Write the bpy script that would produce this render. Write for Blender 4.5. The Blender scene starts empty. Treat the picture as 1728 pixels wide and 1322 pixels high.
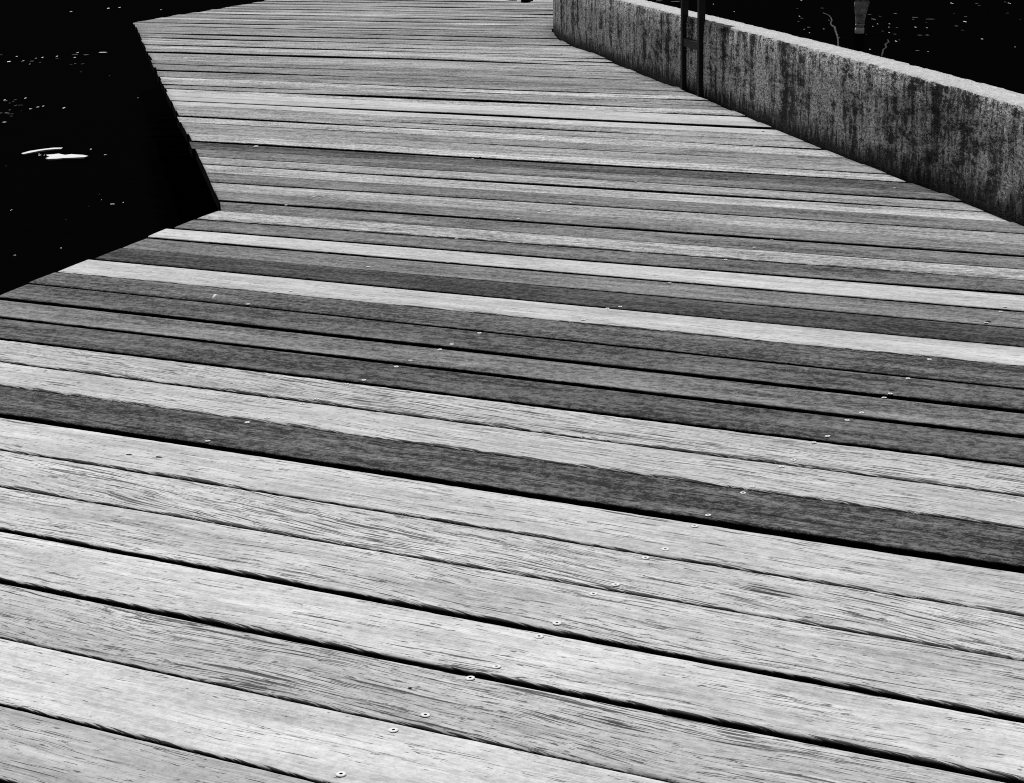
import bpy, math, random
import numpy as np
from mathutils import Matrix, Vector

rng = np.random.RandomState(7)
random.seed(7)
sc = bpy.context.scene
col = sc.collection

# ------------------------------------------------------------------ camera
F = 3200.0; CX, CY = 864.0, 661.0              # focal length and centre, photograph pixels
ROLL = math.atan(0.01905)
H = 1.0
PITCH = math.atan((CY - (-167.3 - 0.01905*CX))*math.cos(ROLL)/F)
cam_d = bpy.data.cameras.new('camera'); cam = bpy.data.objects.new('camera', cam_d); col.objects.link(cam)
cam_d.sensor_width = 36.0; cam_d.lens = F*36.0/1728.0
cam_d.clip_start = 0.05; cam_d.clip_end = 2000.0
cam.matrix_world = (Matrix.Translation((0, 0, H)) @ Matrix.Rotation(math.pi/2 - PITCH, 4, 'X')
                    @ Matrix.Rotation(-ROLL, 4, 'Z'))
sc.camera = cam

# ------------------------------------------------------------------ light (black and white: neutral light only)
SUN_EL = math.radians(57.0)
SUN_AZ = math.radians(-11.0)                   # towards the sun, clockwise from +Y
w = bpy.data.worlds.new('World'); sc.world = w; w.use_nodes = True
nt = w.node_tree; nt.nodes.clear()
sky = nt.nodes.new('ShaderNodeTexSky'); sky.sky_type = 'NISHITA'; sky.sun_disc = False
sky.sun_elevation = SUN_EL; sky.sun_rotation = SUN_AZ
bw = nt.nodes.new('ShaderNodeRGBToBW'); bg = nt.nodes.new('ShaderNodeBackground'); out = nt.nodes.new('ShaderNodeOutputWorld')
bg.inputs['Strength'].default_value = 0.05
nt.links.new(sky.outputs[0], bw.inputs[0]); nt.links.new(bw.outputs[0], bg.inputs[0]); nt.links.new(bg.outputs[0], out.inputs[0])
sun_d = bpy.data.lights.new('sun', 'SUN'); sun_d.energy = 4.2; sun_d.angle = math.radians(0.53); sun_d.color = (1, 1, 1)
sun = bpy.data.objects.new('sun', sun_d); col.objects.link(sun)
sdir = Vector((math.sin(SUN_AZ)*math.cos(SUN_EL), math.cos(SUN_AZ)*math.cos(SUN_EL), math.sin(SUN_EL)))
sun.rotation_euler = sdir.to_track_quat('Z', 'Y').to_euler(); sun.location = sdir*30
sc.view_settings.view_transform = 'Standard'; sc.view_settings.look = 'None'
sc.view_settings.exposure = 0.0; sc.view_settings.gamma = 1.0; sc.view_settings.use_curve_mapping = False
sc.cycles.use_denoising = False               # keep the fine grain of wood and concrete
sc.cycles.pixel_filter_type = 'BLACKMAN_HARRIS'; sc.cycles.filter_width = 1.05

# ------------------------------------------------------------------ pixel -> plane
def ray(px, py):
    x, y = px-CX, py-CY; c, s = math.cos(ROLL), math.sin(ROLL)
    u, v = x*c - y*s, x*s + y*c
    return np.array([u, F*math.cos(PITCH)-v*math.sin(PITCH), -F*math.sin(PITCH)-v*math.cos(PITCH)])
def gnd(px, py, z=0.0):
    r = ray(px, py); return r[:2]*((H-z)/-r[2])
PV = ray(-5196.0, -68.3)[:2]; PV = PV/np.linalg.norm(PV)      # along the planks, to the far left
NV = np.array([PV[1], -PV[0]])                                # across the planks, away from the camera
ANG = math.atan2(PV[1], PV[0])
def ns(px, py): g = gnd(px, py); return float(g@NV), float(g@PV)

# ------------------------------------------------------------------ helpers
def link(name, me, mats, parent=None, smooth=True):
    o = bpy.data.objects.new(name, me); col.objects.link(o)
    if mats is not None and len(me.materials) == 0:
        me.materials.append(mats)
    if smooth: me.polygons.foreach_set('use_smooth', np.ones(len(me.polygons), bool))
    if parent is not None: o.parent = parent
    return o
def mesh(name, verts, faces):
    me = bpy.data.meshes.new(name); me.from_pydata([tuple(map(float, v)) for v in verts], [], faces); me.update(); return me
def tag(o, label=None, cat=None, group=None, kind=None):
    if label: o['label'] = label
    if cat: o['category'] = cat
    if group: o['group'] = group
    if kind: o['kind'] = kind
    return o
def smooth_noise(n, step, scale, r=rng):
    """1-D value noise sampled every step metres with feature size scale."""
    m = int(n*step/scale)+4
    v = r.uniform(-1, 1, m); t = np.arange(n)*step/scale + 1; i = t.astype(int); f = t-i; f = f*f*(3-2*f)
    i = np.minimum(i, m-2)
    return v[i]*(1-f)+v[i+1]*f

# ------------------------------------------------------------------ materials
class N:
    def __init__(s, name):
        s.m = bpy.data.materials.new(name); s.m.use_nodes = True; s.t = s.m.node_tree; s.t.nodes.clear()
        s.o = s.t.nodes.new('ShaderNodeOutputMaterial'); s.b = s.t.nodes.new('ShaderNodeBsdfPrincipled')
        s.t.links.new(s.b.outputs[0], s.o.inputs[0])
    def new(s, k): return s.t.nodes.new(k)
    def put(s, sock, v):
        if hasattr(v, 'is_output'): s.t.links.new(v, sock)
        else: sock.default_value = v
    def math(s, op, a, b=0.0, c=0.0, clamp=False):
        n = s.new('ShaderNodeMath'); n.operation = op; n.use_clamp = clamp
        s.put(n.inputs[0], a); s.put(n.inputs[1], b); s.put(n.inputs[2], c); return n.outputs[0]
    def xyz(s, x, y, z):
        n = s.new('ShaderNodeCombineXYZ'); s.put(n.inputs[0], x); s.put(n.inputs[1], y); s.put(n.inputs[2], z); return n.outputs[0]
    def noise(s, vec, scale=1.0, detail=2.0, rough=0.5):
        n = s.new('ShaderNodeTexNoise'); s.put(n.inputs['Vector'], vec); n.inputs['Scale'].default_value = scale
        n.inputs['Detail'].default_value = detail; n.inputs['Roughness'].default_value = rough; return n.outputs[0]
    def ramp(s, v, a, b, lo=0.0, hi=1.0):
        n = s.new('ShaderNodeMapRange'); n.clamp = True; n.interpolation_type = 'SMOOTHSTEP'
        s.put(n.inputs[0], v); s.put(n.inputs[1], a); s.put(n.inputs[2], b); s.put(n.inputs[3], lo); s.put(n.inputs[4], hi); return n.outputs[0]
    def con(s, v, w):
        n = s.new('ShaderNodeMapRange'); n.clamp = True; s.put(n.inputs[0], v); s.put(n.inputs[1], 0.5-w); s.put(n.inputs[2], 0.5+w); return n.outputs[0]
    def grey(s, v):
        n = s.new('ShaderNodeCombineColor'); [s.put(n.inputs[i], v) for i in range(3)]; return n.outputs[0]
    def bump(s, h, dist, strength=1.0):
        n = s.new('ShaderNodeBump'); s.put(n.inputs['Height'], h); n.inputs['Distance'].default_value = dist
        n.inputs['Strength'].default_value = strength; s.t.links.new(n.outputs[0], s.b.inputs['Normal'])

def mat_wood():
    s = N('weathered_wood')
    oi = s.new('ShaderNodeObjectInfo'); tc = s.new('ShaderNodeTexCoord')
    sep = s.new('ShaderNodeSeparateXYZ'); s.put(sep.inputs[0], tc.outputs['Object'])
    x, y, z = sep.outputs
    cs = s.new('ShaderNodeSeparateColor'); s.put(cs.inputs[0], oi.outputs['Color'])
    tone, crack, mott = cs.outputs[0], cs.outputs[1], cs.outputs[2]
    al = oi.outputs['Alpha']
    seed = s.math('MULTIPLY', oi.outputs['Random'], 97.0)
    # figure of the grain: slow sideways drift, plus the runout of this plank
    drift = s.noise(s.xyz(s.math('MULTIPLY', x, 1.6), s.math('MULTIPLY', y, 5.0), seed), 1.0, 2.0)
    drift2 = s.noise(s.xyz(s.math('MULTIPLY', x, 6.0), s.math('MULTIPLY', y, 12.0), seed), 1.0, 1.0)
    run = s.math('MULTIPLY', s.math('SUBTRACT', al, 0.5), 0.22)
    g = s.math('ADD', y, s.math('MULTIPLY', s.math('SUBTRACT', drift, 0.5), s.math('MULTIPLY_ADD', crack, 0.075, 0.02)))
    g = s.math('ADD', g, s.math('MULTIPLY', s.math('SUBTRACT', drift2, 0.5), 0.006))
    g = s.math('ADD', g, s.math('MULTIPLY', x, run))
    def gn(fx, fy, det, rough=0.5, off=0.0):
        return s.noise(s.xyz(s.math('MULTIPLY', x, fx), s.math('MULTIPLY', g, fy), s.math('ADD', seed, off)), 1.0, det, rough)
    fine = gn(6.0, 170.0, 4.0, 0.65)
    fib = gn(15.0, 270.0, 3.0, 0.6, 3.0)
    dash = gn(8.0, 230.0, 3.0, 0.65, 9.0)
    dash2 = gn(4.5, 130.0, 2.5, 0.6, 13.0)
    long_ = gn(2.2, 60.0, 3.0, 0.55, 17.0)
    patch = s.noise(s.xyz(s.math('MULTIPLY', x, 2.2), s.math('MULTIPLY', y, 9.0), s.math('ADD', seed, 31.0)), 1.0, 3.0)
    blot = s.noise(s.xyz(s.math('MULTIPLY', x, 5.0), s.math('MULTIPLY', y, 24.0), s.math('ADD', seed, 41.0)), 1.0, 4.0, 0.6)
    speck = s.noise(s.xyz(s.math('MULTIPLY', x, 55.0), s.math('MULTIPLY', y, 70.0), seed), 1.0, 3.0, 0.9)
    speck = s.con(speck, 0.075)
    slow = s.con(s.noise(s.xyz(s.math('MULTIPLY', x, 0.7), s.math('MULTIPLY', y, 5.0), s.math('ADD', seed, 53.0)), 1.0, 3.0, 0.6), 0.2)
    streak = s.con(s.noise(s.xyz(s.math('MULTIPLY', x, 1.3), s.math('MULTIPLY', y, 34.0), s.math('ADD', seed, 67.0)), 1.0, 3.0, 0.6), 0.16)
    blot = s.con(blot, 0.15); patch = s.con(patch, 0.18)
    # fissures gather in some patches of the plank
    where = s.ramp(patch, 0.25, 0.85, 0.0, 1.0)
    thr = s.math('SUBTRACT', 0.71, s.math('MULTIPLY', crack, s.math('MULTIPLY_ADD', where, 0.095, 0.050)))
    f1 = s.ramp(dash, thr, s.math('ADD', thr, 0.04))
    f1b = s.math('MULTIPLY', s.ramp(dash2, s.math('ADD', thr, 0.005), s.math('ADD', thr, 0.06)), 0.9)
    # long splits: where the slow noise crosses its middle
    ridge = s.math('ABSOLUTE', s.math('SUBTRACT', long_, 0.5))
    wid = s.math('MULTIPLY', s.math('MULTIPLY', crack, 0.020), s.ramp(blot, 0.25, 0.75))
    f2 = s.math('SUBTRACT', 1.0, s.ramp(ridge, 0.0, s.math('ADD', wid, 0.0005)), clamp=True)
    f2 = s.math('MULTIPLY', f2, s.ramp(wid, 0.0006, 0.004))
    # frayed arris on the near side: slanting notches between lifted fibres
    uvn = s.new('ShaderNodeUVMap'); uvn.uv_map = 'UVMap'; us = s.new('ShaderNodeSeparateXYZ'); s.put(us.inputs[0], uvn.outputs[0])
    d, fray = us.outputs[0], us.outputs[1]
    slant = s.noise(s.xyz(s.math('ADD', s.math('MULTIPLY', x, 42.0), s.math('MULTIPLY', d, -330.0)), s.math('MULTIPLY', d, 90.0), seed), 1.0, 2.0, 0.6)
    reach = s.math('MULTIPLY', fray, s.ramp(s.noise(s.xyz(s.math('MULTIPLY', x, 5.0), 0.0, s.math('ADD', seed, 7.0)), 1.0, 3.0, 0.6), 0.30, 0.75, 0.0, 0.022))
    em = s.math('SUBTRACT', 1.0, s.ramp(d, 0.0, s.math('ADD', reach, 0.0006)), clamp=True)
    f3 = s.math('MULTIPLY', s.ramp(s.math('MULTIPLY_ADD', em, 0.16, slant), 0.56, 0.64), s.ramp(em, 0.12, 0.45))
    nick = gn(34.0, 210.0, 3.0, 0.7, 23.0)
    nth = s.math('SUBTRACT', 0.68, s.math('MULTIPLY', crack, s.math('MULTIPLY_ADD', blot, 0.09, 0.03)))
    f1 = s.math('MAXIMUM', f1, s.math('MULTIPLY', s.ramp(nick, nth, s.math('ADD', nth, 0.05)), 0.8))
    fis = s.math('MAXIMUM', s.math('MAXIMUM', f1, f1b), s.math('MAXIMUM', s.math('MULTIPLY', f2, 0.9), f3))
    v = s.math('MULTIPLY_ADD', s.math('SUBTRACT', fine, 0.5), s.math('MULTIPLY_ADD', crack, 0.7, 0.35), 1.0)
    v = s.math('ADD', v, s.math('MULTIPLY', s.math('SUBTRACT', fib, 0.5), s.math('MULTIPLY_ADD', crack, 0.7, 0.30)))
    v = s.math('ADD', v, s.math('MULTIPLY', s.math('SUBTRACT', blot, 0.5), s.math('MULTIPLY_ADD', mott, 2.0, 0.14)))
    v = s.math('ADD', v, s.math('MULTIPLY', s.math('SUBTRACT', patch, 0.5), s.math('MULTIPLY_ADD', mott, 0.8, 0.14)))
    v = s.math('ADD', v, s.math('MULTIPLY', s.math('SUBTRACT', speck, 0.5), s.math('MULTIPLY_ADD', mott, 3.0, -0.04)))
    v = s.math('ADD', v, s.math('MULTIPLY', s.math('SUBTRACT', slow, 0.5), s.math('MULTIPLY_ADD', mott, 1.2, 0.12)))
    v = s.math('ADD', v, s.math('MULTIPLY', s.math('SUBTRACT', streak, 0.5), s.math('MULTIPLY_ADD', mott, 1.9, 0.06)))
    v = s.math('MAXIMUM', v, 0.20)
    v = s.math('MULTIPLY', v, s.math('MULTIPLY_ADD', fis, -0.88, 1.0))
    # joint shade painted into the colour of the sawn sides, below the arris
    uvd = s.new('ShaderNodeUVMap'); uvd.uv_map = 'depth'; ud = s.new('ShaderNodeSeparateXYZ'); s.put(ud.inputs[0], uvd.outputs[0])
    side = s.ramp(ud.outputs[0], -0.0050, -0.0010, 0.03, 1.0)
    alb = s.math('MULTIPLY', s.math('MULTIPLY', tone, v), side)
    s.put(s.b.inputs['Base Color'], s.grey(alb))
    s.b.inputs['Roughness'].default_value = 0.85; s.b.inputs['Specular IOR Level'].default_value = 0.12
    h = s.math('ADD', s.math('MULTIPLY', fine, 0.5), s.math('MULTIPLY', fib, 0.25))
    h = s.math('SUBTRACT', h, s.math('MULTIPLY', fis, 1.2))
    h = s.math('ADD', h, s.math('MULTIPLY', speck, s.math('MULTIPLY', mott, 0.4)))
    s.bump(h, 0.0022, 0.9)
    return s.m

def mat_concrete():
    s = N('stained_concrete')
    uv = s.new('ShaderNodeUVMap'); sep = s.new('ShaderNodeSeparateXYZ'); s.put(sep.inputs[0], uv.outputs[0])
    u, v = sep.outputs[0], sep.outputs[1]
    ge = s.new('ShaderNodeNewGeometry'); sn = s.new('ShaderNodeSeparateXYZ'); s.put(sn.inputs[0], ge.outputs['True Normal'])
    up = s.ramp(sn.outputs[2], 0.45, 0.8)
    tc = s.new('ShaderNodeTexCoord'); P = tc.outputs['Object']
    wob = s.noise(P, 9.0, 2.0)
    uu = s.math('ADD', u, s.math('MULTIPLY', s.math('SUBTRACT', wob, 0.5), 0.06))
    st1 = s.con(s.noise(s.xyz(s.math('MULTIPLY', uu, 8.0), s.math('MULTIPLY', v, 2.0), 0.0), 1.0, 4.0, 0.65), 0.17)
    st2 = s.con(s.noise(s.xyz(s.math('MULTIPLY', uu, 26.0), s.math('MULTIPLY', v, 3.5), 5.0), 1.0, 3.0, 0.6), 0.17)
    big = s.noise(s.xyz(s.math('MULTIPLY', u, 1.1), s.math('MULTIPLY', v, 0.7), 9.0), 1.0, 2.0)
    ws = s.new('ShaderNodeSeparateXYZ'); s.put(ws.inputs[0], P)
    Q = s.xyz(s.math('MULTIPLY', u, 0.42), v, s.math('MULTIPLY', ws.outputs[0], up))
    blo = s.con(s.noise(Q, 24.0, 5.0, 0.75), 0.13)
    mot = s.con(s.noise(Q, 55.0, 4.0, 0.85), 0.10)
    pit = s.con(s.noise(Q, 100.0, 3.0, 0.85), 0.09)
    k = s.math('MULTIPLY_ADD', s.math('SUBTRACT', big, 0.5), 0.30, 0.0)
    k = s.math('ADD', k, s.ramp(u, 0.2, 3.6, 0.01, -0.035))          # heavier staining on the near stretch
    a = s.math('ADD', s.math('MULTIPLY_ADD', st1, 0.44, k), s.math('ADD', s.math('MULTIPLY', blo, 0.30), s.math('MULTIPLY', pit, 0.24)))
    stain = s.ramp(a, 0.51, 0.58)
    b = s.math('ADD', s.math('MULTIPLY_ADD', st2, 0.56, k), s.math('MULTIPLY', mot, 0.36))
    stain = s.math('MAXIMUM', stain, s.math('MULTIPLY', s.ramp(b, 0.57, 0.66), 0.9))
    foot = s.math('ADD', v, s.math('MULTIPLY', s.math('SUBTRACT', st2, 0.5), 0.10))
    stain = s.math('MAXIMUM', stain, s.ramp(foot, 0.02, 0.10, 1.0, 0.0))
    stain = s.math('MULTIPLY', stain, s.math('SUBTRACT', 1.0, up))
    base = s.math('MULTIPLY_ADD', s.math('SUBTRACT', mot, 0.5), 0.36, 0.50)
    base = s.math('ADD', base, s.math('MULTIPLY', s.math('SUBTRACT', pit, 0.5), 0.62))
    base = s.math('MINIMUM', s.math('MAXIMUM', base, 0.04), 0.85)
    topc = s.math('MULTIPLY_ADD', s.math('SUBTRACT', mot, 0.5), 0.16, 0.60)
    topc = s.math('MULTIPLY', topc, s.ramp(s.noise(P, 24.0, 5.0, 0.75), 0.60, 0.68, 1.0, 0.40))
    mx = s.math('ADD', s.math('MULTIPLY', base, s.math('SUBTRACT', 1.0, up)), s.math('MULTIPLY', topc, up))
    alb = s.math('MULTIPLY', mx, s.math('MULTIPLY_ADD', stain, -0.93, 1.0))
    s.put(s.b.inputs['Base Color'], s.grey(alb)); s.b.inputs['Roughness'].default_value = 0.92
    s.b.inputs['Specular IOR Level'].default_value = 0.04
    s.bump(s.math('ADD', mot, s.math('MULTIPLY', pit, 0.6)), 0.004, 0.8)
    return s.m

def mat_plain(name, v, rough=0.8, spec=0.3, metal=0.0, var=0.0, scale=30.0, bump=0.0):
    s = N(name)
    tc = s.new('ShaderNodeTexCoord'); n = s.noise(tc.outputs['Object'], scale, 4.0, 0.65)
    s.put(s.b.inputs['Base Color'], s.grey(s.math('MULTIPLY_ADD', s.math('SUBTRACT', n, 0.5), var*v*2, v)))
    s.b.inputs['Roughness'].default_value = rough; s.b.inputs['Specular IOR Level'].default_value = spec
    s.b.inputs['Metallic'].default_value = metal
    if bump: s.bump(n, bump)
    return s.m

def mat_water():
    s = N('dark_water')
    tc = s.new('ShaderNodeTexCoord')
    mp = s.new('ShaderNodeMapping'); mp.inputs['Scale'].default_value = (0.7, 1.6, 1.0); s.put(mp.inputs[0], tc.outputs['Object'])
    n1 = s.noise(mp.outputs[0], 1.6, 3.0); n2 = s.noise(mp.outputs[0], 9.0, 2.0)
    s.b.inputs['Base Color'].default_value = (0.0003, 0.0003, 0.0003, 1)
    s.b.inputs['Roughness'].default_value = 1.0; s.b.inputs['Specular IOR Level'].default_value = 0.0
    s.bump(s.math('ADD', n1, s.math('MULTIPLY', n2, 0.2)), 0.03, 0.5)
    gl = s.new('ShaderNodeBsdfGlossy'); gl.inputs['Roughness'].default_value = 0.15
    s.t.links.new(s.b.inputs['Normal'].links[0].from_socket, gl.inputs['Normal'])
    mx = s.new('ShaderNodeMixShader'); mx.inputs[0].default_value = 0.004
    s.t.links.new(s.b.outputs[0], mx.inputs[1]); s.t.links.new(gl.outputs[0], mx.inputs[2]); s.t.links.new(mx.outputs[0], s.o.inputs[0])
    return s.m

WOOD = mat_wood(); CONC = mat_concrete(); WATER = mat_water()
UNDER = mat_plain('damp_timber', 0.05, 0.85, 0.2, 0, 0.5, 20.0, 0.004)
SCREW = mat_plain('galvanised_steel', 0.66, 0.55, 0.4, 0.0, 0.15, 300.0)
STEEL = mat_plain('black_painted_steel', 0.010, 0.6, 0.15, 0.0, 0.4, 60.0, 0.001)
PALE = mat_plain('bleached_plant_and_glint', 0.70, 0.8, 0.2, 0, 0.25, 40.0, 0.002)  # also gives the modelled water glints their pale colour
FLECK = mat_plain('pale_flecks', 0.035, 0.8, 0.2, 0, 0.6, 3.0)
PILE = mat_plain('weathered_pile_wood', 0.38, 0.85, 0.2, 0, 2.6, 14.0, 0.01)
LEATHER = mat_plain('black_leather', 0.008, 0.9, 0.05, 0, 0.2, 30.0)
CHALK = mat_plain('chalky_white', 0.55, 0.9, 0.1, 0, 0.3, 90.0, 0.002)
KNOT = mat_plain('dark_knot', 0.02, 0.9, 0.1, 0, 0.4, 200.0)

# ------------------------------------------------------------------ water
WZ = -0.55
W = 400.0
water = link('water', mesh('water', [(-W, -60, WZ), (W, -60, WZ), (W, 2*W, WZ), (-W, 2*W, WZ)], [(0, 1, 2, 3)]), WATER, smooth=False)
tag(water, kind='structure')

# ------------------------------------------------------------------ boardwalk outline, in (n, s)
LEFT = [ns(0, 497), ns(376, 353), ns(225, 38), ns(460, 0)]
WALLPX = [(1708, 374), (1606, 331), (1537, 308), (1422, 264), (1295, 211), (1188, 166), (1089, 127), (1002, 91), (974, 81), (945, 67), (932, 52)]
wall_g = [gnd(*q) for q in WALLPX]
d0 = wall_g[0]-wall_g[4]; d0 = d0/np.linalg.norm(d0)
wall_g = [wall_g[0]+d0*3.6, wall_g[0]+d0*1.8]+wall_g                 # runs on past the frame, same line
def chain(pts, pre, post):
    n = [a[0] for a in pts]; s_ = [a[1] for a in pts]
    return np.array([n[0]-8]+n+[n[-1]+12]), np.array([s_[0]-8*pre]+s_+[s_[-1]+12*post])
slA = (LEFT[1][1]-LEFT[0][1])/(LEFT[1][0]-LEFT[0][0]); slC = (LEFT[3][1]-LEFT[2][1])/(LEFT[3][0]-LEFT[2][0])
LN, LS = chain(LEFT, slA, slC)
RP = [(float(g@NV), float(g@PV)) for g in wall_g]
slW = (RP[0][1]-RP[4][1])/(RP[0][0]-RP[4][0])
RN, RS = chain(RP, slW, 0.42)
left_s = lambda n: float(np.interp(n, LN, LS))
right_s = lambda n: float(np.interp(n, RN, RS))

# ------------------------------------------------------------------ plank joints traced from the photograph
TX = [0, 400, 840, 1240, 1608]; _ = None
T = {7: [1317, _, _, _, _], 6: [1189, 1281.4, _, _, _], 5: [1076, 1160.5, 1258, _, _], 4: [979, 1058, 1144, 1224.5, 1295],
     3: [892, 967.7, 1047, 1123.5, 1192.7], 2: [822, 889.5, 962, 1032, 1096.7], 1: [759.5, 824, 892.7, 958.6, 1021], 0: [702, 761, 827.5, 885, 946],
     -1: [653.4, 708, 768, 823, 880], -2: [611, 663, 718, 772, 823], -3: [571.5, 620, 675, 724.6, 770.6], -4: [536, 583, 634.4, 679, 724.5],
     -5: [503, 547, 596, 640, 680.6], -6: [_, 516, 561, 605, 643], -7: [_, 489.5, 531, 570, 607.3], -8: [_, 461, 501, 539, 574.3],
     -9: [_, 436.7, 474, 510, 544], -10: [_, 414, 451.5, 483.3, 516.8], -11: [_, 395, 429.5, 458, 490], -12: [_, 376.6, 407, 436.4, 467],
     -13: [_, 357.6, 389, 416, 445.8], -14: [_, 339.7, 374, 398.3, 424], -15: [_, 324, 355, 379.7, 404.7], -16: [_, 308, 340, 362.7, 386],
     -17: [_, 294, 324, 346, 368.7], -18: [_, 280, 310, 330.4, 353.8], -19: [_, 267, 295.6, 316, _], -20: [_, 254.6, 281.5, 305, _],
     -21: [_, 243, 269, 291, _], -22: [_, 231, 256, 281, _], -23: [_, 220.6, 244.5, 266.7, _], -24: [_, 211, 234.5, 256, _],
     -25: [_, 201.5, 223, 244.7, _], -26: [_, 192, 214, 232.6, _], -27: [_, 182.5, 204, 223, _], -28: [_, 175, 195, 213.6, _]}
lines = {}
for k, ys in T.items():
    q = [ns(x, y) for x, y in zip(TX, ys) if y is not None]
    n_ = np.array([a[0] for a in q]); s_ = np.array([a[1] for a in q])
    lines[k] = np.polyfit(s_, n_, 1) if len(q) > 2 else np.array([0.0, n_.mean()])
    if len(q) > 2: lines[k][0] = float(np.clip(lines[k][0], -0.02, 0.02)); lines[k][1] = n_.mean()-lines[k][0]*s_.mean()
PITCH_N = 0.1782
for k in range(8, 18): lines[k] = np.array([0.0, lines[7][1]-PITCH_N*(k-7)])
b28 = lines[-28]
for k in range(-29, -102, -1):
    j = -28-k
    lines[k] = np.array([b28[0]*max(0, 1-j/8.0), b28[1]+b28[0]*3.5*(1-max(0, 1-j/8.0))+PITCH_N*j+random.uniform(-0.006, 0.006)])
# dark joint width, metres (measured thickness, softened)
GAP = {7: .012, 6: .009, 5: .004, 4: .014, 3: .014, 2: .007, 1: .0015, 0: .020, -1: .005, -2: .004, -3: .014, -4: .012, -5: .019, -6: .010,
       -7: .003, -8: .014, -9: .007, -10: .009, -11: .020, -12: .012, -13: .002, -14: .020, -15: .008, -16: .009, -17: .001, -18: .003, -19: .012,
       -20: .009, -21: .018, -22: .004, -23: .005, -24: .002, -25: .016, -26: .005, -27: .005, -28: .010, -29: .013, -30: .010}
GAP = {k: (v*.95 if k > 0 else v*1.0 if k == 0 else v*1.7+.001) for k, v in GAP.items()}
for k in lines:
    if k not in GAP: GAP[k] = random.choice([.002, .004, .006, .010, .012, .018]) if k < 0 else .009
# grey of the plank on the near side of joint k, fissures, mottling, grain runout
TONE = {7: 181, 6: 189, 5: 218, 4: 194, 3: 214, 2: 207, 1: 209, 0: 209, -1: 94, -2: 204, -3: 204, -4: 91, -5: 126, -6: 98, -7: 103, -8: 205, -9: 76, -10: 130,
        -11: 207, -12: 109, -13: 190, -14: 127, -15: 131, -16: 172, -17: 127, -18: 182, -19: 167, -20: 124, -21: 87, -22: 193, -23: 155, -24: 146, -25: 191, -26: 170, -27: 164, -28: 208,
        -29: 196, -30: 207, -31: 192, -32: 156, -33: 160, -34: 194, -35: 146, -36: 138, -37: 144, -38: 150, -39: 142, -40: 162, -41: 170, -42: 160, -43: 166, -44: 186, -45: 178, -46: 168,
        -47: 176, -48: 166, -49: 158, -50: 160, -51: 150}
CRACK = {6: .55, 5: .25, 4: .95, 3: .45, 2: .70, 1: .95, 0: .45, -1: .85, -2: .70, -3: 1.0, -4: .25, -5: .25, -6: .3, -8: .25, -11: .3, -13: .8}
RUN = {1: .95, -3: .85, -2: .75, 2: .65, 4: .58, 3: .42, 0: .62}
RAISE = {-1: .003, -5: .001, -3: .001, 3: -.0006, 4: .0012, 2: .001, -8: .001, -11: .002, -14: .001}
FRAY = {1: 1.1, 2: .5, 3: .6, -1: .25, -2: 1.5, -3: 1.4, 0: .7, 4: .35, 5: .4, -8: .7, -13: 1.0}
E_LIGHT = 1.30

def lin(g): g = g/255.0; return ((g+0.055)/1.055)**2.4

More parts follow.
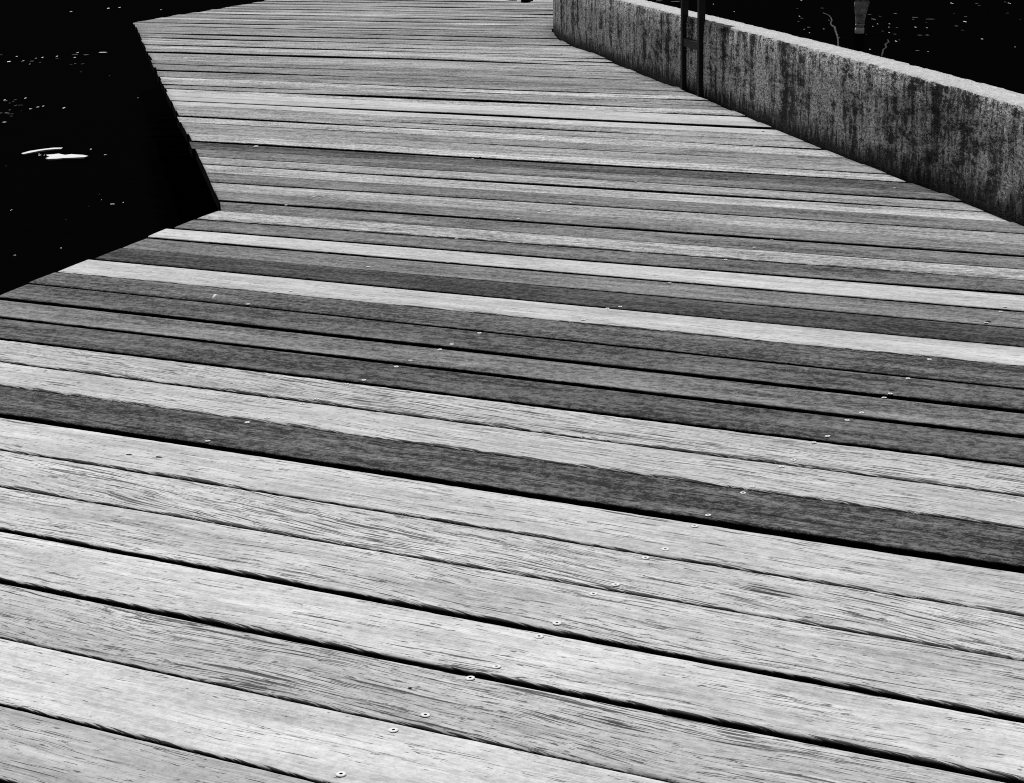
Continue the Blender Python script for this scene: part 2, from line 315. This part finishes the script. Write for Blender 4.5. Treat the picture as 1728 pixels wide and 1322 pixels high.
boardwalk = bpy.data.objects.new('boardwalk', None); col.objects.link(boardwalk); boardwalk.empty_display_size = 0.2
tag(boardwalk, kind='structure')
TH = 0.042
planks = {}; TOPZ = {}
def top_z(k, s_, fr_):
    rz, tilt, ss, wp = TOPZ[k]; return rz+tilt*(1-2*fr_)+float(np.interp(s_, ss, wp))
ROT = Matrix.Rotation(ANG, 4, 'Z')
def build_plank(k):
    far, near = lines[k], lines[k+1]
    nc = float(far[1]+near[1])/2
    sm = 0.5*(left_s(nc)+right_s(nc))
    n_mid = float(np.polyval(far, sm)+np.polyval(near, sm))/2
    gl = 0.012
    def ends(n): return left_s(n)+float(rng.uniform(-.010, .010)), right_s(n)+0.012
    j1, j0 = rng.uniform(-.006, .006)*(1.3 if nc < 6 else 1.6), rng.uniform(0.0, .016)
    nf, nn = float(np.polyval(far, sm)), float(np.polyval(near, sm))
    def meet(fun, ln):                              # where this joint meets the outline
        q = sm
        for _i in range(12): q = 0.5*q+0.5*fun(float(np.polyval(ln, q)))
        return q
    s1f, s1n = meet(left_s, far)+j1+rng.uniform(-.003, .003), meet(left_s, near)+j1+rng.uniform(-.003, .003)
    s0f, s0n = meet(right_s, far)+j0+rng.uniform(0, .006), meet(right_s, near)+j0+rng.uniform(0, .006)
    vis = nc > 1.2
    step = 0.008 if (vis and nc < 3.3) else 0.014 if nc < 4.6 and vis else 0.03 if nc < 7 else 0.07 if nc < 11 else 0.16
    if not vis: step = 0.05
    m = max(12, int((max(s1f, s1n)-min(s0f, s0n))/step)+1)
    t = np.linspace(0, 1, m)
    fr = FRAY.get(k, 0.45 if nc < 7 else .3)
    st = (max(s1f, s1n)-min(s0f, s0n))/(m-1)
    hi = smooth_noise(m, st, max(0.014, st*1.3))*0.0007+smooth_noise(m, st, max(.05, st*1.6))*0.0009
    chip = np.clip(smooth_noise(m, st, max(0.011, st*1.3))*0.8+smooth_noise(m, st, 0.25)*0.7-0.45, 0, 1)*0.0045*fr
    wob = smooth_noise(m, st, 1.1)*0.0016+smooth_noise(m, st, 0.35)*0.0006
    wob2 = smooth_noise(m, st, 1.3)*0.0016
    if nc > 6.5: wob = wob*3.4; wob2 = wob2*3.4
    hf = smooth_noise(m, st, max(0.02, st*1.3))*0.0006*min(fr, 1.5)
    # cross profile: fraction across (0 far .. 1 near), inset, z
    prof = [(0, .0010, -TH), (0, 0, -.010), (0, .0004, -.003), (0, .0025, -.0006), (0, .008, 0), (.35, 0, .0004), (.65, 0, .0004),
            (1, .0085, 0), (1, .0030, -.0005), (1, .0009, -.0018), (1, 0, -.0045), (1, .0010, -TH)]
    nb = len(prof)
    tilt = rng.uniform(-.0012, .0012); rz = RAISE.get(k, 0.0)+rng.uniform(-.0006, .0006)*(1 if nc < 4.3 else 2.5)
    wf = min(1.0, max(0.0, (nc-4.6)/4.0))
    warp = smooth_noise(m, st, 1.5)*(0.0012+0.0042*wf)+smooth_noise(m, st, 0.7)*0.0022*wf
    V = np.zeros((m, nb, 3))
    ef = np.polyval(far, s0f+(s1f-s0f)*t)-GAP[k]/2+wob-n_mid
    ef = np.minimum(ef, np.polyval(far, s0f+(s1f-s0f)*t)-n_mid-.0004)
    en = np.polyval(near, s0n+(s1n-s0n)*t)+GAP[k+1]/2+wob2-n_mid
    en = np.maximum(en, np.polyval(near, s0n+(s1n-s0n)*t)-n_mid+.0004)
    for i, (a, ins, z) in enumerate(prof):
        if a == 0: off = ef-ins-hf*(2 if i < 4 else .5)
        elif a == 1:
            e = en+hi*fr*1.3
            off = e+ins+chip*{7: .55, 8: .8, 9: 1.0, 10: .55}.get(i, 0)
        else: off = ef+(en-ef)*a
        ss = s0f+(s1f-s0f)*t if a == 0 else s0n+(s1n-s0n)*t if a == 1 else (s0f+(s1f-s0f)*t)*(1-a)+(s0n+(s1n-s0n)*t)*a
        zz = z+(tilt*(1-2*a) if z > -.04 else 0)-(chip*{8: .25, 9: .5, 10: .6}.get(i, 0) if a == 1 else 0)
        V[:, i, 0] = ss; V[:, i, 1] = -off; V[:, i, 2] = zz+rz+warp
    for i in range(nb):                             # cut the ends along the outline
        V[-1, i, 0] = left_s(n_mid-V[-1, i, 1])+j1; V[0, i, 0] = right_s(n_mid-V[0, i, 1])+j0
    verts = V.reshape(-1, 3)
    i0 = (np.arange(m-1)[:, None]*nb+np.arange(nb)[None, :]); nx = (np.arange(nb)+1) % nb
    i1 = (np.arange(m-1)[:, None]*nb+nx[None, :])
    fc = np.stack([i0, i1, i1+nb, i0+nb], -1).reshape(-1, 4)
    me = bpy.data.meshes.new('plank'); me.from_pydata(verts.tolist(), [], fc.tolist()+[list(range(nb))[::-1], list(range((m-1)*nb, m*nb))]); me.update()
    uvl = me.uv_layers.new(name='UVMap'); vi = np.zeros(len(me.loops), int); me.loops.foreach_get('vertex_index', vi)
    dist = ((-V[:, :, 1])-(en[:, None])).reshape(-1)
    uvl.data.foreach_set('uv', np.stack([dist[vi], np.full(len(vi), FRAY.get(k, .15))], 1).astype(np.float32).ravel())
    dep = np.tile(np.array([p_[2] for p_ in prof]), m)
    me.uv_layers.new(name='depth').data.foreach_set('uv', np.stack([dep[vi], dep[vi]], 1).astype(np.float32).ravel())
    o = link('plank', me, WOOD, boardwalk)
    me.polygons[-1].use_smooth = False; me.polygons[-2].use_smooth = False
    o.matrix_world = Matrix.Translation((NV[0]*n_mid, NV[1]*n_mid, 0)) @ ROT
    g = TONE.get(k)
    if g is None: g = random.choice([150, 160, 178, 136, 184, 162, 168, 142]) if k < 0 else random.choice([180, 205, 195, 110])
    tone = lin(g)/E_LIGHT
    dark = max(0.0, min(1.0, (165-g)/70.0))
    cr = CRACK.get(k, random.uniform(.2, .55)); ru = RUN.get(k, random.uniform(.35, .65))
    mo = 0.08+0.34*dark
    if nc > 4.9: mo = max(mo, 0.20+0.10*min(1.0, (nc-4.9)/3.0)) if g < 195 else mo
    o.color = (tone, cr, mo, ru)
    TOPZ[k] = (rz, tilt, np.linspace(s0f, s1f, m), warp)
    planks[k] = (o, n_mid, nf, nn)
    return o
for k in range(16, -101, -1): build_plank(k)
top_n = planks[-100][1]

# ------------------------------------------------------------------ screws: two to a joist, sitting in the boards
def screw_mesh():
    v, f = [], []; n = 12
    prof = [(.0056, -.0005), (.0056, .0004), (.0046, .0009), (.0019, .0007), (.0013, -.0016)]
    for r, z in prof:
        for i in range(n): a = 2*math.pi*i/n; v.append((r*math.cos(a), r*math.sin(a), z))
    for j in range(len(prof)-1):
        for i in range(n): f.append((j*n+i, j*n+(i+1) % n, (j+1)*n+(i+1) % n, (j+1)*n+i))
    f.append(tuple(range((len(prof)-1)*n, len(prof)*n)))
    me = mesh('screw', v, f); me.materials.append(SCREW); me.materials.append(KNOT)
    me.polygons[len(f)-1].material_index = 1
    for i in range((len(prof)-2)*n, (len(prof)-1)*n): me.polygons[i].material_index = 1
    return me
SM = screw_mesh()
def row_a(n): return 1.150-0.0285*(n-2.35)
def row_b(n): return 1.982-0.025*(n-3.85)
n_screw = 0
for k in range(9, -26, -1):
    o, nm, nf, nn = planks[k]
    rows = [row_a(nm)+1.03*j for j in ((0, 1) if k < 0 else (0,))] if nm < 3.80 else [row_b(nm)+0.86*j for j in range(-2, 5)]
    for r in rows:
        if r > left_s(nm)-0.06 or r < right_s(nm)+0.06: continue
        # only those that the view takes in
        for fr_ in (0.14, 0.85):
            nn_ = nf+(nn-nf)*fr_+rng.uniform(-.006, .006); s_ = r+rng.uniform(-.006, .006)
            if nm > 3.8 and rng.uniform() < .68: continue
            P = NV*nn_+PV*s_
            cu = cam.matrix_world.inverted() @ Vector((P[0], P[1], 0))
            ux = CX+F*cu.x/-cu.z; uy = CY-F*cu.y/-cu.z
            if cu.z > 0 or not (-60 < ux < 1790 and -20 < uy < 1400) or n_screw >= 290: continue
            e = bpy.data.objects.new('screw', SM); col.objects.link(e); e.parent = o
            e.location = (s_, -(nn_-nm), top_z(k, s_, fr_)+.0009+rng.uniform(-.0002, .0003)); e.scale = (1.15, 1.15, 1.0) if nm < 2.75 else (.95, .95, 1.0); e.rotation_euler = (rng.uniform(-.08, .08), rng.uniform(-.08, .08), rng.uniform(0, 3))
            n_screw += 1
# knots and peg holes that show
def disc(n=10, r=1.0, h=.0012):
    v = [(0, 0, h)]+[(r*math.cos(2*math.pi*i/n)*random.uniform(.75, 1.1), r*math.sin(2*math.pi*i/n)*random.uniform(.75, 1.1), h*.7) for i in range(n)]
    v += [(a*1.1, b*1.1, -h) for a, b, c in v[1:n+1]]
    f = [(0, 1+i, 1+(i+1) % n) for i in range(n)]+[(1+i, 1+n+i, 1+n+(i+1) % n, 1+(i+1) % n) for i in range(n)]
    return v, f
def plank_at(px, py):
    n, s_ = ns(px, py)
    for k, (o, nm, nf, nn) in planks.items():
        if nn < n-lines[k][0]*0 <= nf: return k, n, s_
    return None
for px, py, sx, sy in [(218, 769, .007, .004), (268, 773, .008, .004), (1128, 480, .008, .005), (1668, 543, .008, .006), (1288, 221, .007, .012), (1505, 659, .007, .004), (692, 1162, .003, .003)]:
    h = plank_at(px, py)
    if not h: continue
    k, n, s_ = h; o, nm, nf, nn = planks[k]
    v, f = disc(); me = mesh('knot', [(a*sx, b*sy, c*.6+top_z(k, s_, (nf-n)/(nf-nn))+.0003) for a, b, c in v], f)
    e = link('knot', me, KNOT, o); e.location = (s_, -(n-nm), 0)

# ------------------------------------------------------------------ joists and piles under the boards
def box(x0, x1, y0, y1, z0, z1):
    v = [(x, y, z) for z in (z0, z1) for y in (y0, y1) for x in (x0, x1)]
    return v, [(0, 2, 3, 1), (4, 5, 7, 6), (0, 1, 5, 4), (2, 6, 7, 3), (0, 4, 6, 2), (1, 3, 7, 5)]
def joist(sfun, n0, n1):
    a = NV*n0+PV*sfun(n0); b = NV*n1+PV*sfun(n1); L = float(np.linalg.norm(b-a))
    v, f = box(0, L, -.035, .035, -TH-.16, -TH-.0015)
    o = link('joist', mesh('joist', v, f), UNDER, boardwalk, smooth=False)
    o.matrix_world = Matrix.Translation((a[0], a[1], 0)) @ Matrix.Rotation(math.atan2(*(b-a)[::-1]), 4, 'Z')
    nst = 2 if L > 1.2 else 1
    for i in range(nst):
        c = a+(b-a)*((i+.5)/nst)
        ring = [(0.08*math.cos(2*math.pi*q/10), 0.08*math.sin(2*math.pi*q/10)) for q in range(10)]
        v = [(x, y, -TH-.155) for x, y in ring]+[(x, y, -1.6) for x, y in ring]
        f = [(q, 10+q, 10+(q+1) % 10, (q+1) % 10) for q in range(10)]+[tuple(range(10))]
        e = link('support_pile', mesh('support_pile', v, f), UNDER, boardwalk); e.location = (c[0], c[1], 0)
def clip_run(fun, n0, n1):
    ok = [n for n in np.arange(n0, n1, .05) if right_s(n)+.08 < fun(n) < left_s(n)-.12]
    return (min(ok), max(ok)) if len(ok) > 8 else None
n_start = planks[16][3]
for j in range(-4, 4):
    fn = lambda n, j=j: row_a(n)+1.03*j
    r = clip_run(fn, n_start, 3.78)
    if r: joist(fn, *r)
for j in range(-4, 14):
    fn = lambda n, j=j: row_b(n)+0.86*j
    r = clip_run(fn, 3.85, top_n)
    if r: joist(fn, *r)

# ------------------------------------------------------------------ concrete upstand wall along the right edge
pts = np.array(wall_g)
seg = np.r_[0, np.cumsum(np.linalg.norm(np.diff(pts, axis=0), axis=1))]
u = np.arange(0, seg[-1], 0.025)
fx, fy = np.interp(u, seg, pts[:, 0]), np.interp(u, seg, pts[:, 1])
ker = np.ones(31)/31
def sm_(a): p = np.r_[2*a[0]-a[15:0:-1], a, 2*a[-1]-a[-2:-17:-1]]; return np.convolve(p, ker, 'valid')
fx, fy = sm_(fx), sm_(fy)
tx, ty = np.gradient(fx), np.gradient(fy); L_ = np.hypot(tx, ty); tx, ty = tx/L_, ty/L_
ox, oy = ty, -tx                                                    # to the water side
TW, HW = 0.135, 0.372
m = len(u)
rest = u[-1]-u
tw = np.where(rest < TW, TW*(0.35+0.65*np.sqrt(np.clip(1-(1-rest/TW)**2, 0, 1))), TW)
e1 = smooth_noise(m, .025, .03)*.0075+smooth_noise(m, .025, .14)*.0045+.004; e2 = smooth_noise(m, .025, .03)*.003+smooth_noise(m, .025, .2)*.002
e3 = smooth_noise(m, .025, .03)*.0026
hz = HW-0.026*np.clip((5.0-u)/1.6, 0, 1)+smooth_noise(m, .025, 1.5)*.002
rows = []
for zz in (-1.4, 0.0, .09, .18, .27): rows.append((smooth_noise(m, .025, .06)*.0012, np.full(m, zz)))
rows += [(e1*.5, hz-.016), (.003+e1, hz-.005+e3), (.011+e1*1.2, hz+e3*.6), (tw*.5, hz+.001+0*u), (tw-.010+e2, hz+e3*.5), (tw-.001+e2*.6, hz-.010), (tw+e2*.3, hz-.1), (tw, np.full(m, -1.4))]
nb = len(rows); V = np.zeros((m, nb, 3))
for i, (d, z) in enumerate(rows):
    V[:, i, 0] = fx+ox*(d+.006); V[:, i, 1] = fy+oy*(d+.006); V[:, i, 2] = z
i0 = np.arange(m-1)[:, None]*nb+np.arange(nb-1)[None, :]
fc = np.stack([i0, i0+nb, i0+nb+1, i0+1], -1).reshape(-1, 4).tolist()
fc += [list(range(nb)), list(range((m-1)*nb, m*nb))[::-1]]
me = bpy.data.meshes.new('concrete_wall'); me.from_pydata(V.reshape(-1, 3).tolist(), [], fc); me.update()
uvl = me.uv_layers.new(name='UVMap')
vi = np.zeros(len(me.loops), int); me.loops.foreach_get('vertex_index', vi)
vz = V.reshape(-1, 3)[:, 2]; uvv = np.stack([u[vi//nb]-3.6, vz[vi]], 1)
uvl.data.foreach_set('uv', uvv.astype(np.float32).ravel())
import bmesh
bm = bmesh.new(); bm.from_mesh(me); bmesh.ops.recalc_face_normals(bm, faces=bm.faces); bm.to_mesh(me); bm.free()
wall = link('concrete_wall', me, CONC)
tag(wall, 'low streaked grey concrete wall with pale top edging the boardwalk', 'wall')

# ------------------------------------------------------------------ black steel frame against the wall: two uprights and rungs
g1, g2 = gnd(1154.5, 153), gnd(1182.5, 164)
ladder = bpy.data.objects.new('steel_ladder_frame', None); col.objects.link(ladder)
mid = (g1+g2)/2; ladder.location = (mid[0], mid[1], 0)
tag(ladder, 'black steel ladder frame of two uprights and rungs against the concrete wall', 'ladder')
dv = g2-g1; span = float(np.linalg.norm(dv)); la = math.atan2(dv[1], dv[0]); ladder.rotation_euler = (0, 0, la)
def bar(name, x0, x1, y0, y1, z0, z1, b=.003):
    import bmesh
    bm = bmesh.new(); bmesh.ops.create_cube(bm, size=1.0)
    for v in bm.verts:
        v.co = ((x0+x1)/2+v.co.x*(x1-x0), (y0+y1)/2+v.co.y*(y1-y0), (z0+z1)/2+v.co.z*(z1-z0))
    bmesh.ops.bevel(bm, geom=bm.edges[:], offset=b, segments=1, affect='EDGES')
    me = bpy.data.meshes.new(name); bm.to_mesh(me); bm.free()
    return link(name, me, STEEL, ladder, smooth=False)
for sx in (-1, 1): bar('upright', sx*span/2-.019, sx*span/2+.019, -.016, .016, -.05, 1.12)
for z in (.245, .58, .92): bar('rung', -span/2+.018, span/2-.018, -.011, .011, z-.021, z+.021)
bar('foot_plate', -span/2-.03, span/2+.03, -.014, .02, -.06, -.045, .001)

# ------------------------------------------------------------------ things in the water
def wpt(px, py): g = gnd(px, py, WZ); return np.array([g[0], g[1], WZ])
def slab(name, outline, thick, mat, label, cat, lift=.004):
    P = [wpt(*q) for q in outline]; c = sum(P)/len(P); n = len(P)
    v = [(a[0]-c[0], a[1]-c[1], random.uniform(-.3, .3)*thick+thick) for a in P]+[((a[0]-c[0])*.97, (a[1]-c[1])*.97, -thick) for a in P]
    v += [(0, 0, thick*1.5), (0, 0, -thick)]
    f = [(i, (i+1) % n, 2*n) for i in range(n)]+[(n+(i+1) % n, n+i, 2*n+1) for i in range(n)]+[(i, n+i, n+(i+1) % n, (i+1) % n) for i in range(n)]
    me = mesh(name, v, f); import bmesh as B
    bm = B.new(); bm.from_mesh(me); B.ops.recalc_face_normals(bm, faces=bm.faces); bm.to_mesh(me); bm.free()
    o = link(name, me, mat, smooth=False); o.location = (c[0], c[1], WZ+lift); tag(o, label, cat); return o
slab('reed_blade', [(36, 261), (50, 257), (72, 253.5), (90, 251.5), (106, 251.3), (104, 253), (88, 254), (70, 256.5), (50, 260), (39, 262)], .004, PALE,
     'long thin pale reed blade floating on the dark water', 'reed')
slab('bark_piece', [(78, 264), (88, 263), (99, 261.5), (110, 264), (121, 263), (128, 263), (140, 264.3), (149, 266), (143, 268), (125, 268.5), (107, 269), (96, 270.5), (82, 271), (77, 269.5), (84, 267), (80, 265.5)], .005, PALE,
     'broad ragged pale bark piece floating just below the reed blade', 'bark')
def flecks(name, items, mat, thick=.004):
    V, Fc = [], []
    for px, py, wpx, hpx in items:
        c = wpt(px, py); n = 7; base = len(V)
        kx = wpx/2*c[1]/3310.0; ky = abs(wpt(px, py-hpx/2)[1]-wpt(px, py+hpx/2)[1])/2
        a0 = random.uniform(0, 6)
        ring = [(c[0]+kx*math.cos(a0+2*math.pi*i/n)*random.uniform(.7, 1.15), c[1]+ky*math.sin(a0+2*math.pi*i/n)*random.uniform(.7, 1.15)) for i in range(n)]
        V += [(x, y, WZ-.006) for x, y in ring]+[(x*.85+c[0]*.15, y*.85+c[1]*.15, WZ+thick*random.uniform(.5, 1.2)) for x, y in ring]
        Fc += [(base+i, base+(i+1) % n, base+n+(i+1) % n, base+n+i) for i in range(n)]+[tuple(base+n+i for i in range(n))]
    o = link(name, mesh(name, V, Fc), mat, smooth=False); tag(o, kind='stuff'); return o
bright = [(67, 263, 8, 2.2), (75, 262.6, 4, 2), (66, 261, 3, 1.5), (153, 253, 4.5, 3), (178, 262, 8, 1.6), (190, 345.5, 13, 2), (208, 343, 3.5, 2), (20, 355.5, 3, 2), (171, 338.5, 2, 1.5),
          (173, 89, 25, 1.5), (131, 89.5, 4, 3), (15, 104.5, 9, 2.4), (39, 103.5, 4, 3), (28, 96, 5, 1.8), (96, 95.8, 5, 2.4), (126, 97.8, 5, 2), (72, 97.5, 5, 2), (61, 99, 4, 2), (50, 109, 3.5, 2),
          (43, 166.5, 4.5, 2.4), (8, 169.5, 4, 3), (73, 180, 5, 2.2), (108, 183, 5.5, 3), (52, 184.5, 8, 2), (64, 181.5, 9, 1.8), (7, 207, 14, 2), (183, 14.5, 7, 2), (120, 20, 5, 1.6), (202, 13, 5, 1.6), (233, 166, 2.5, 2), (25, 432, 9, 1.8), (103, 420, 6, 1.2), (272, 17, 2, 2), (18, 356, 2, 2)]
dim = [(random.uniform(0, 40), random.uniform(165, 200), random.uniform(3, 12), random.uniform(.8, 1.6)) for i in range(14)]
dim += [(random.uniform(0, 150), random.uniform(91, 110), random.uniform(3, 14), random.uniform(.6, 1.2)) for i in range(10)]
dim += [(random.uniform(10, 330), random.uniform(120, 420), random.uniform(1, 2.2), random.uniform(.8, 1.5)) for i in range(10)]
bright_r = [(1390, 49.5, 4, 1.8), (1501, 41, 3, 2), (1500, 46.5, 2.6, 2), (1500.5, 55.5, 4.2, 2), (1512, 70.2, 4.6, 3), (1468, 84, 4.6, 2.6), (1473, 45, 2.5, 1.6), (1481, 41, 3, 2), (1606, 6, 4, 4), (1703, 6, 3.5, 3.2), (1628, 37, 8, 5), (1657, 66.5, 7, 2.2), (1545, 46.5, 6, 2.6), (1564, 47.5, 2.5, 2.5),
            (1352, 1, 4, 3), (1349, 28, 3, 2.4), (1239, 20, 3, 2), (1204, 7.5, 4, 1.6), (1713, 80, 3, 1.6), (1366, 56, 4, 1.2), (1357, 50, 7, 1.2), (1566, 88, 2, 1.6), (1462, 58.5, 2, 2)]
dim += [(random.uniform(1320, 1728), random.uniform(0, 75), random.uniform(2, 8), random.uniform(.6, 1.4)) for i in range(26)]
dim += [(1112, 2, 14, 1.2), (1140, 3, 20, 1.4), (1474, 33, 6, 2.5), (1544, 30, 14, 1.2), (1570, 33, 22, 1), (1548, 86, 8, 1.4), (1552, 60, 10, 1.2), (1565, 60, 7, 1.5)]
flecks('flecks_and_glints', [(a, b_, c*.7, d*.65) for a, b_, c, d in bright]+[(a, b_, c*.5, d*.5) for a, b_, c, d in bright_r], PALE); flecks('specks_and_glints', dim, FLECK)  # glints on the water are shaped as pale flecks among the specks

def tube(name, P, R, mat, label, cat, sides=7):
    P = [np.array(p) for p in P]; c0 = P[0].copy(); V, Fc = [], []
    for i, p in enumerate(P):
        d = P[min(i+1, len(P)-1)]-P[max(i-1, 0)]; d = d/np.linalg.norm(d); s_ = np.cross(d, (0, 0, 1)); s_ /= np.linalg.norm(s_); q = np.cross(s_, d)
        for j in range(sides):
            a = 2*math.pi*j/sides; V.append(p-c0+R[i]*(math.cos(a)*s_+math.sin(a)*q))
    for i in range(len(P)-1):
        for j in range(sides): Fc.append((i*sides+j, i*sides+(j+1) % sides, (i+1)*sides+(j+1) % sides, (i+1)*sides+j))
    Fc += [tuple(range(sides))[::-1], tuple(range((len(P)-1)*sides, len(P)*sides))]
    o = link(name, mesh(name, V, Fc), mat); o.location = c0; tag(o, label, cat); return o
REFL = mat_plain('reflection_grey', 0.045, 0.8, 0.1, 0, 3.5, 5.0, 0.01)  # grey of a pole mirrored in the water, put into the colour
refl1 = [(1389, 23), (1394, 25), (1399, 27.5), (1402, 31), (1404, 36), (1401.5, 41), (1404, 45), (1408.5, 47.5), (1409.5, 52), (1411, 57), (1413, 62), (1414, 68), (1414.5, 75), (1414, 86)]  # wavy mirror image of a pole, shaped as a tube on the water
tube('water_reflection', [wpt(*q)+np.array([0, 0, .006]) for q in refl1], [.004, .006, .006, .006, .008, .008, .010, .014, .013, .010, .010, .009, .009, .008], REFL,
     'long crooked grey branch shaped as a tube on the water beside the pale mooring post', 'reflection')
refl2 = [(1498, 68), (1500, 72), (1494, 76), (1496, 81), (1490.5, 85), (1489, 92), (1487, 99)]  # fainter mirror image, shaped as a tube too
tube('water_reflection', [wpt(*q)+np.array([0, 0, .002]) for q in refl2], [.006, .009, .010, .008, .010, .009, .008], mat_plain('reflection_dark', 0.012, 0.85, 0.2, 0, 0.8, 14.0, 0.01),
     'short faint dark branch shaped as a tube on the water close behind the wall', 'reflection')

# mooring post standing in the water
b = wpt(1450.5, 56.5); sc_ = b[1]/3310.0
post = bpy.data.objects.new('mooring_post', None); col.objects.link(post); post.location = (b[0], b[1], WZ)
tag(post, 'weathered grey mooring post standing in the water beyond the concrete wall', 'post')
def lathe(name, prof, mat, n=18, rough=.0):
    V, Fc = [], []
    for r, z, dx in prof:
        for i in range(n):
            a = 2*math.pi*i/n; rr = r*(1+rough*math.sin(3*a+z*9)+rough*random.uniform(-.6, .6)); V.append((dx+rr*math.cos(a), rr*math.sin(a), z))
    for j in range(len(prof)-1):
        for i in range(n): Fc.append((j*n+i, j*n+(i+1) % n, (j+1)*n+(i+1) % n, (j+1)*n+i))
    Fc += [tuple(range(n))[::-1], tuple(range((len(prof)-1)*n, len(prof)*n))]
    return link(name, mesh(name, V, Fc), mat, post)
px2 = sc_
lathe('shaft', [(6.5*px2, -.7, 0), (6.3*px2, 10*px2, 0), (7.2*px2, 13*px2, 0), (9*px2, 28*px2, .6*px2), (11.5*px2, 44*px2, 1.5*px2), (13.2*px2, 52.5*px2, 2.6*px2), (12.6*px2, 53.5*px2, 2.6*px2)], PILE, rough=.03)
lathe('foot_collar', [(7*px2, -.1, 0), (7.6*px2, 2*px2, 0), (8*px2, 5*px2, 0), (7.6*px2, 8.5*px2, 0), (6.6*px2, 9.6*px2, 0)], PALE, rough=.05)
lathe('band', [(7.4*px2, 13.2*px2, 0), (7.9*px2, 13.6*px2, 0), (8.1*px2, 15.2*px2, .1*px2), (7.7*px2, 15.8*px2, .1*px2)], CHALK)
lathe('head', [(11.0*px2, 53.6*px2, 2.4*px2), (11.0*px2, 56*px2, 2.4*px2), (13.5*px2, 56.4*px2, 2.2*px2), (13.8*px2, 92*px2, 2.2*px2), (12.4*px2, 96*px2, 2.2*px2)], PILE, rough=.03)

# ------------------------------------------------------------------ small things on the boards
def dropping(name, px, py, wpx, hpx, label, n=14):
    g = gnd(px, py); kx = wpx/2*g[1]/3310.0; ky = hpx/2*(g[1]**2)/3310.0
    v, f = disc(n); me = mesh(name, [(a*kx, bb*ky, c*1.2+.0012) for a, bb, c in v], f)
    o = link(name, me, CHALK); o.location = (g[0], g[1], .0009); tag(o, label, 'bird dropping'); return o
dropping('bird_dropping', 362, 501, 6, 7, 'small white bird dropping on a dark board near the edge corner')
dropping('bird_dropping', 432, 248, 9, 2, 'flat white bird dropping on the grey boards past the edge corner')
dropping('bird_dropping', 312, 99, 8, 2.5, 'white bird dropping close to the far corner of the boardwalk')

def shoe(px, py, ang, label):
    g = gnd(px, py)
    root = bpy.data.objects.new('shoe', None); col.objects.link(root); root.location = (g[0], g[1], .001); root.rotation_euler = (0, 0, ang)
    tag(root, label, 'shoe', 'pair of dark shoes on the far boards')
    st = [(0, .028, .070, .0), (.02, .036, .085, .0), (.07, .037, .090, .0), (.12, .036, .078, .003), (.18, .046, .056, .006), (.23, .046, .045, .006), (.265, .034, .034, .004), (.283, .014, .022, .002)]
    n = 12; V, Fc = [], []
    for y, wd, hh, dx in st:
        for i in range(n):
            a = 2*math.pi*i/n; c, s_ = math.cos(a), math.sin(a)
            V.append((dx+wd*math.copysign(abs(c)**.7, c), y, .016+(hh-.016)*max(0.0, s_)**.8 if s_ > 0 else .016))
    for j in range(len(st)-1):
        for i in range(n): Fc.append((j*n+i, (j+1)*n+i, (j+1)*n+(i+1) % n, j*n+(i+1) % n))
    Fc += [tuple(range(n)), tuple(range((len(st)-1)*n, len(st)*n))[::-1]]
    link('upper', mesh('upper', V, Fc), LEATHER, root)
    out_ = [(dx+sg*(wd+.004), y) for sg in (1,) for y, wd, hh, dx in st]+[(dx-(wd+.004), y) for y, wd, hh, dx in st[::-1]]
    q = len(out_); V = [(x, y, 0) for x, y in out_]+[(x, y, .018) for x, y in out_]
    Fc = [tuple(range(q))[::-1], tuple(range(q, 2*q))]+[(i, (i+1) % q, q+(i+1) % q, q+i) for i in range(q)]
    link('sole', mesh('sole', V, Fc), LEATHER, root, smooth=False)
    return root
shoe(866, 1.6, .15, 'dark shoe on the far boards, set a little ahead of its mate')
shoe(886, 4.4, -.1, 'dark shoe on the far boards, set a little behind its mate')
print('screws', n_screw, 'top n', top_n)
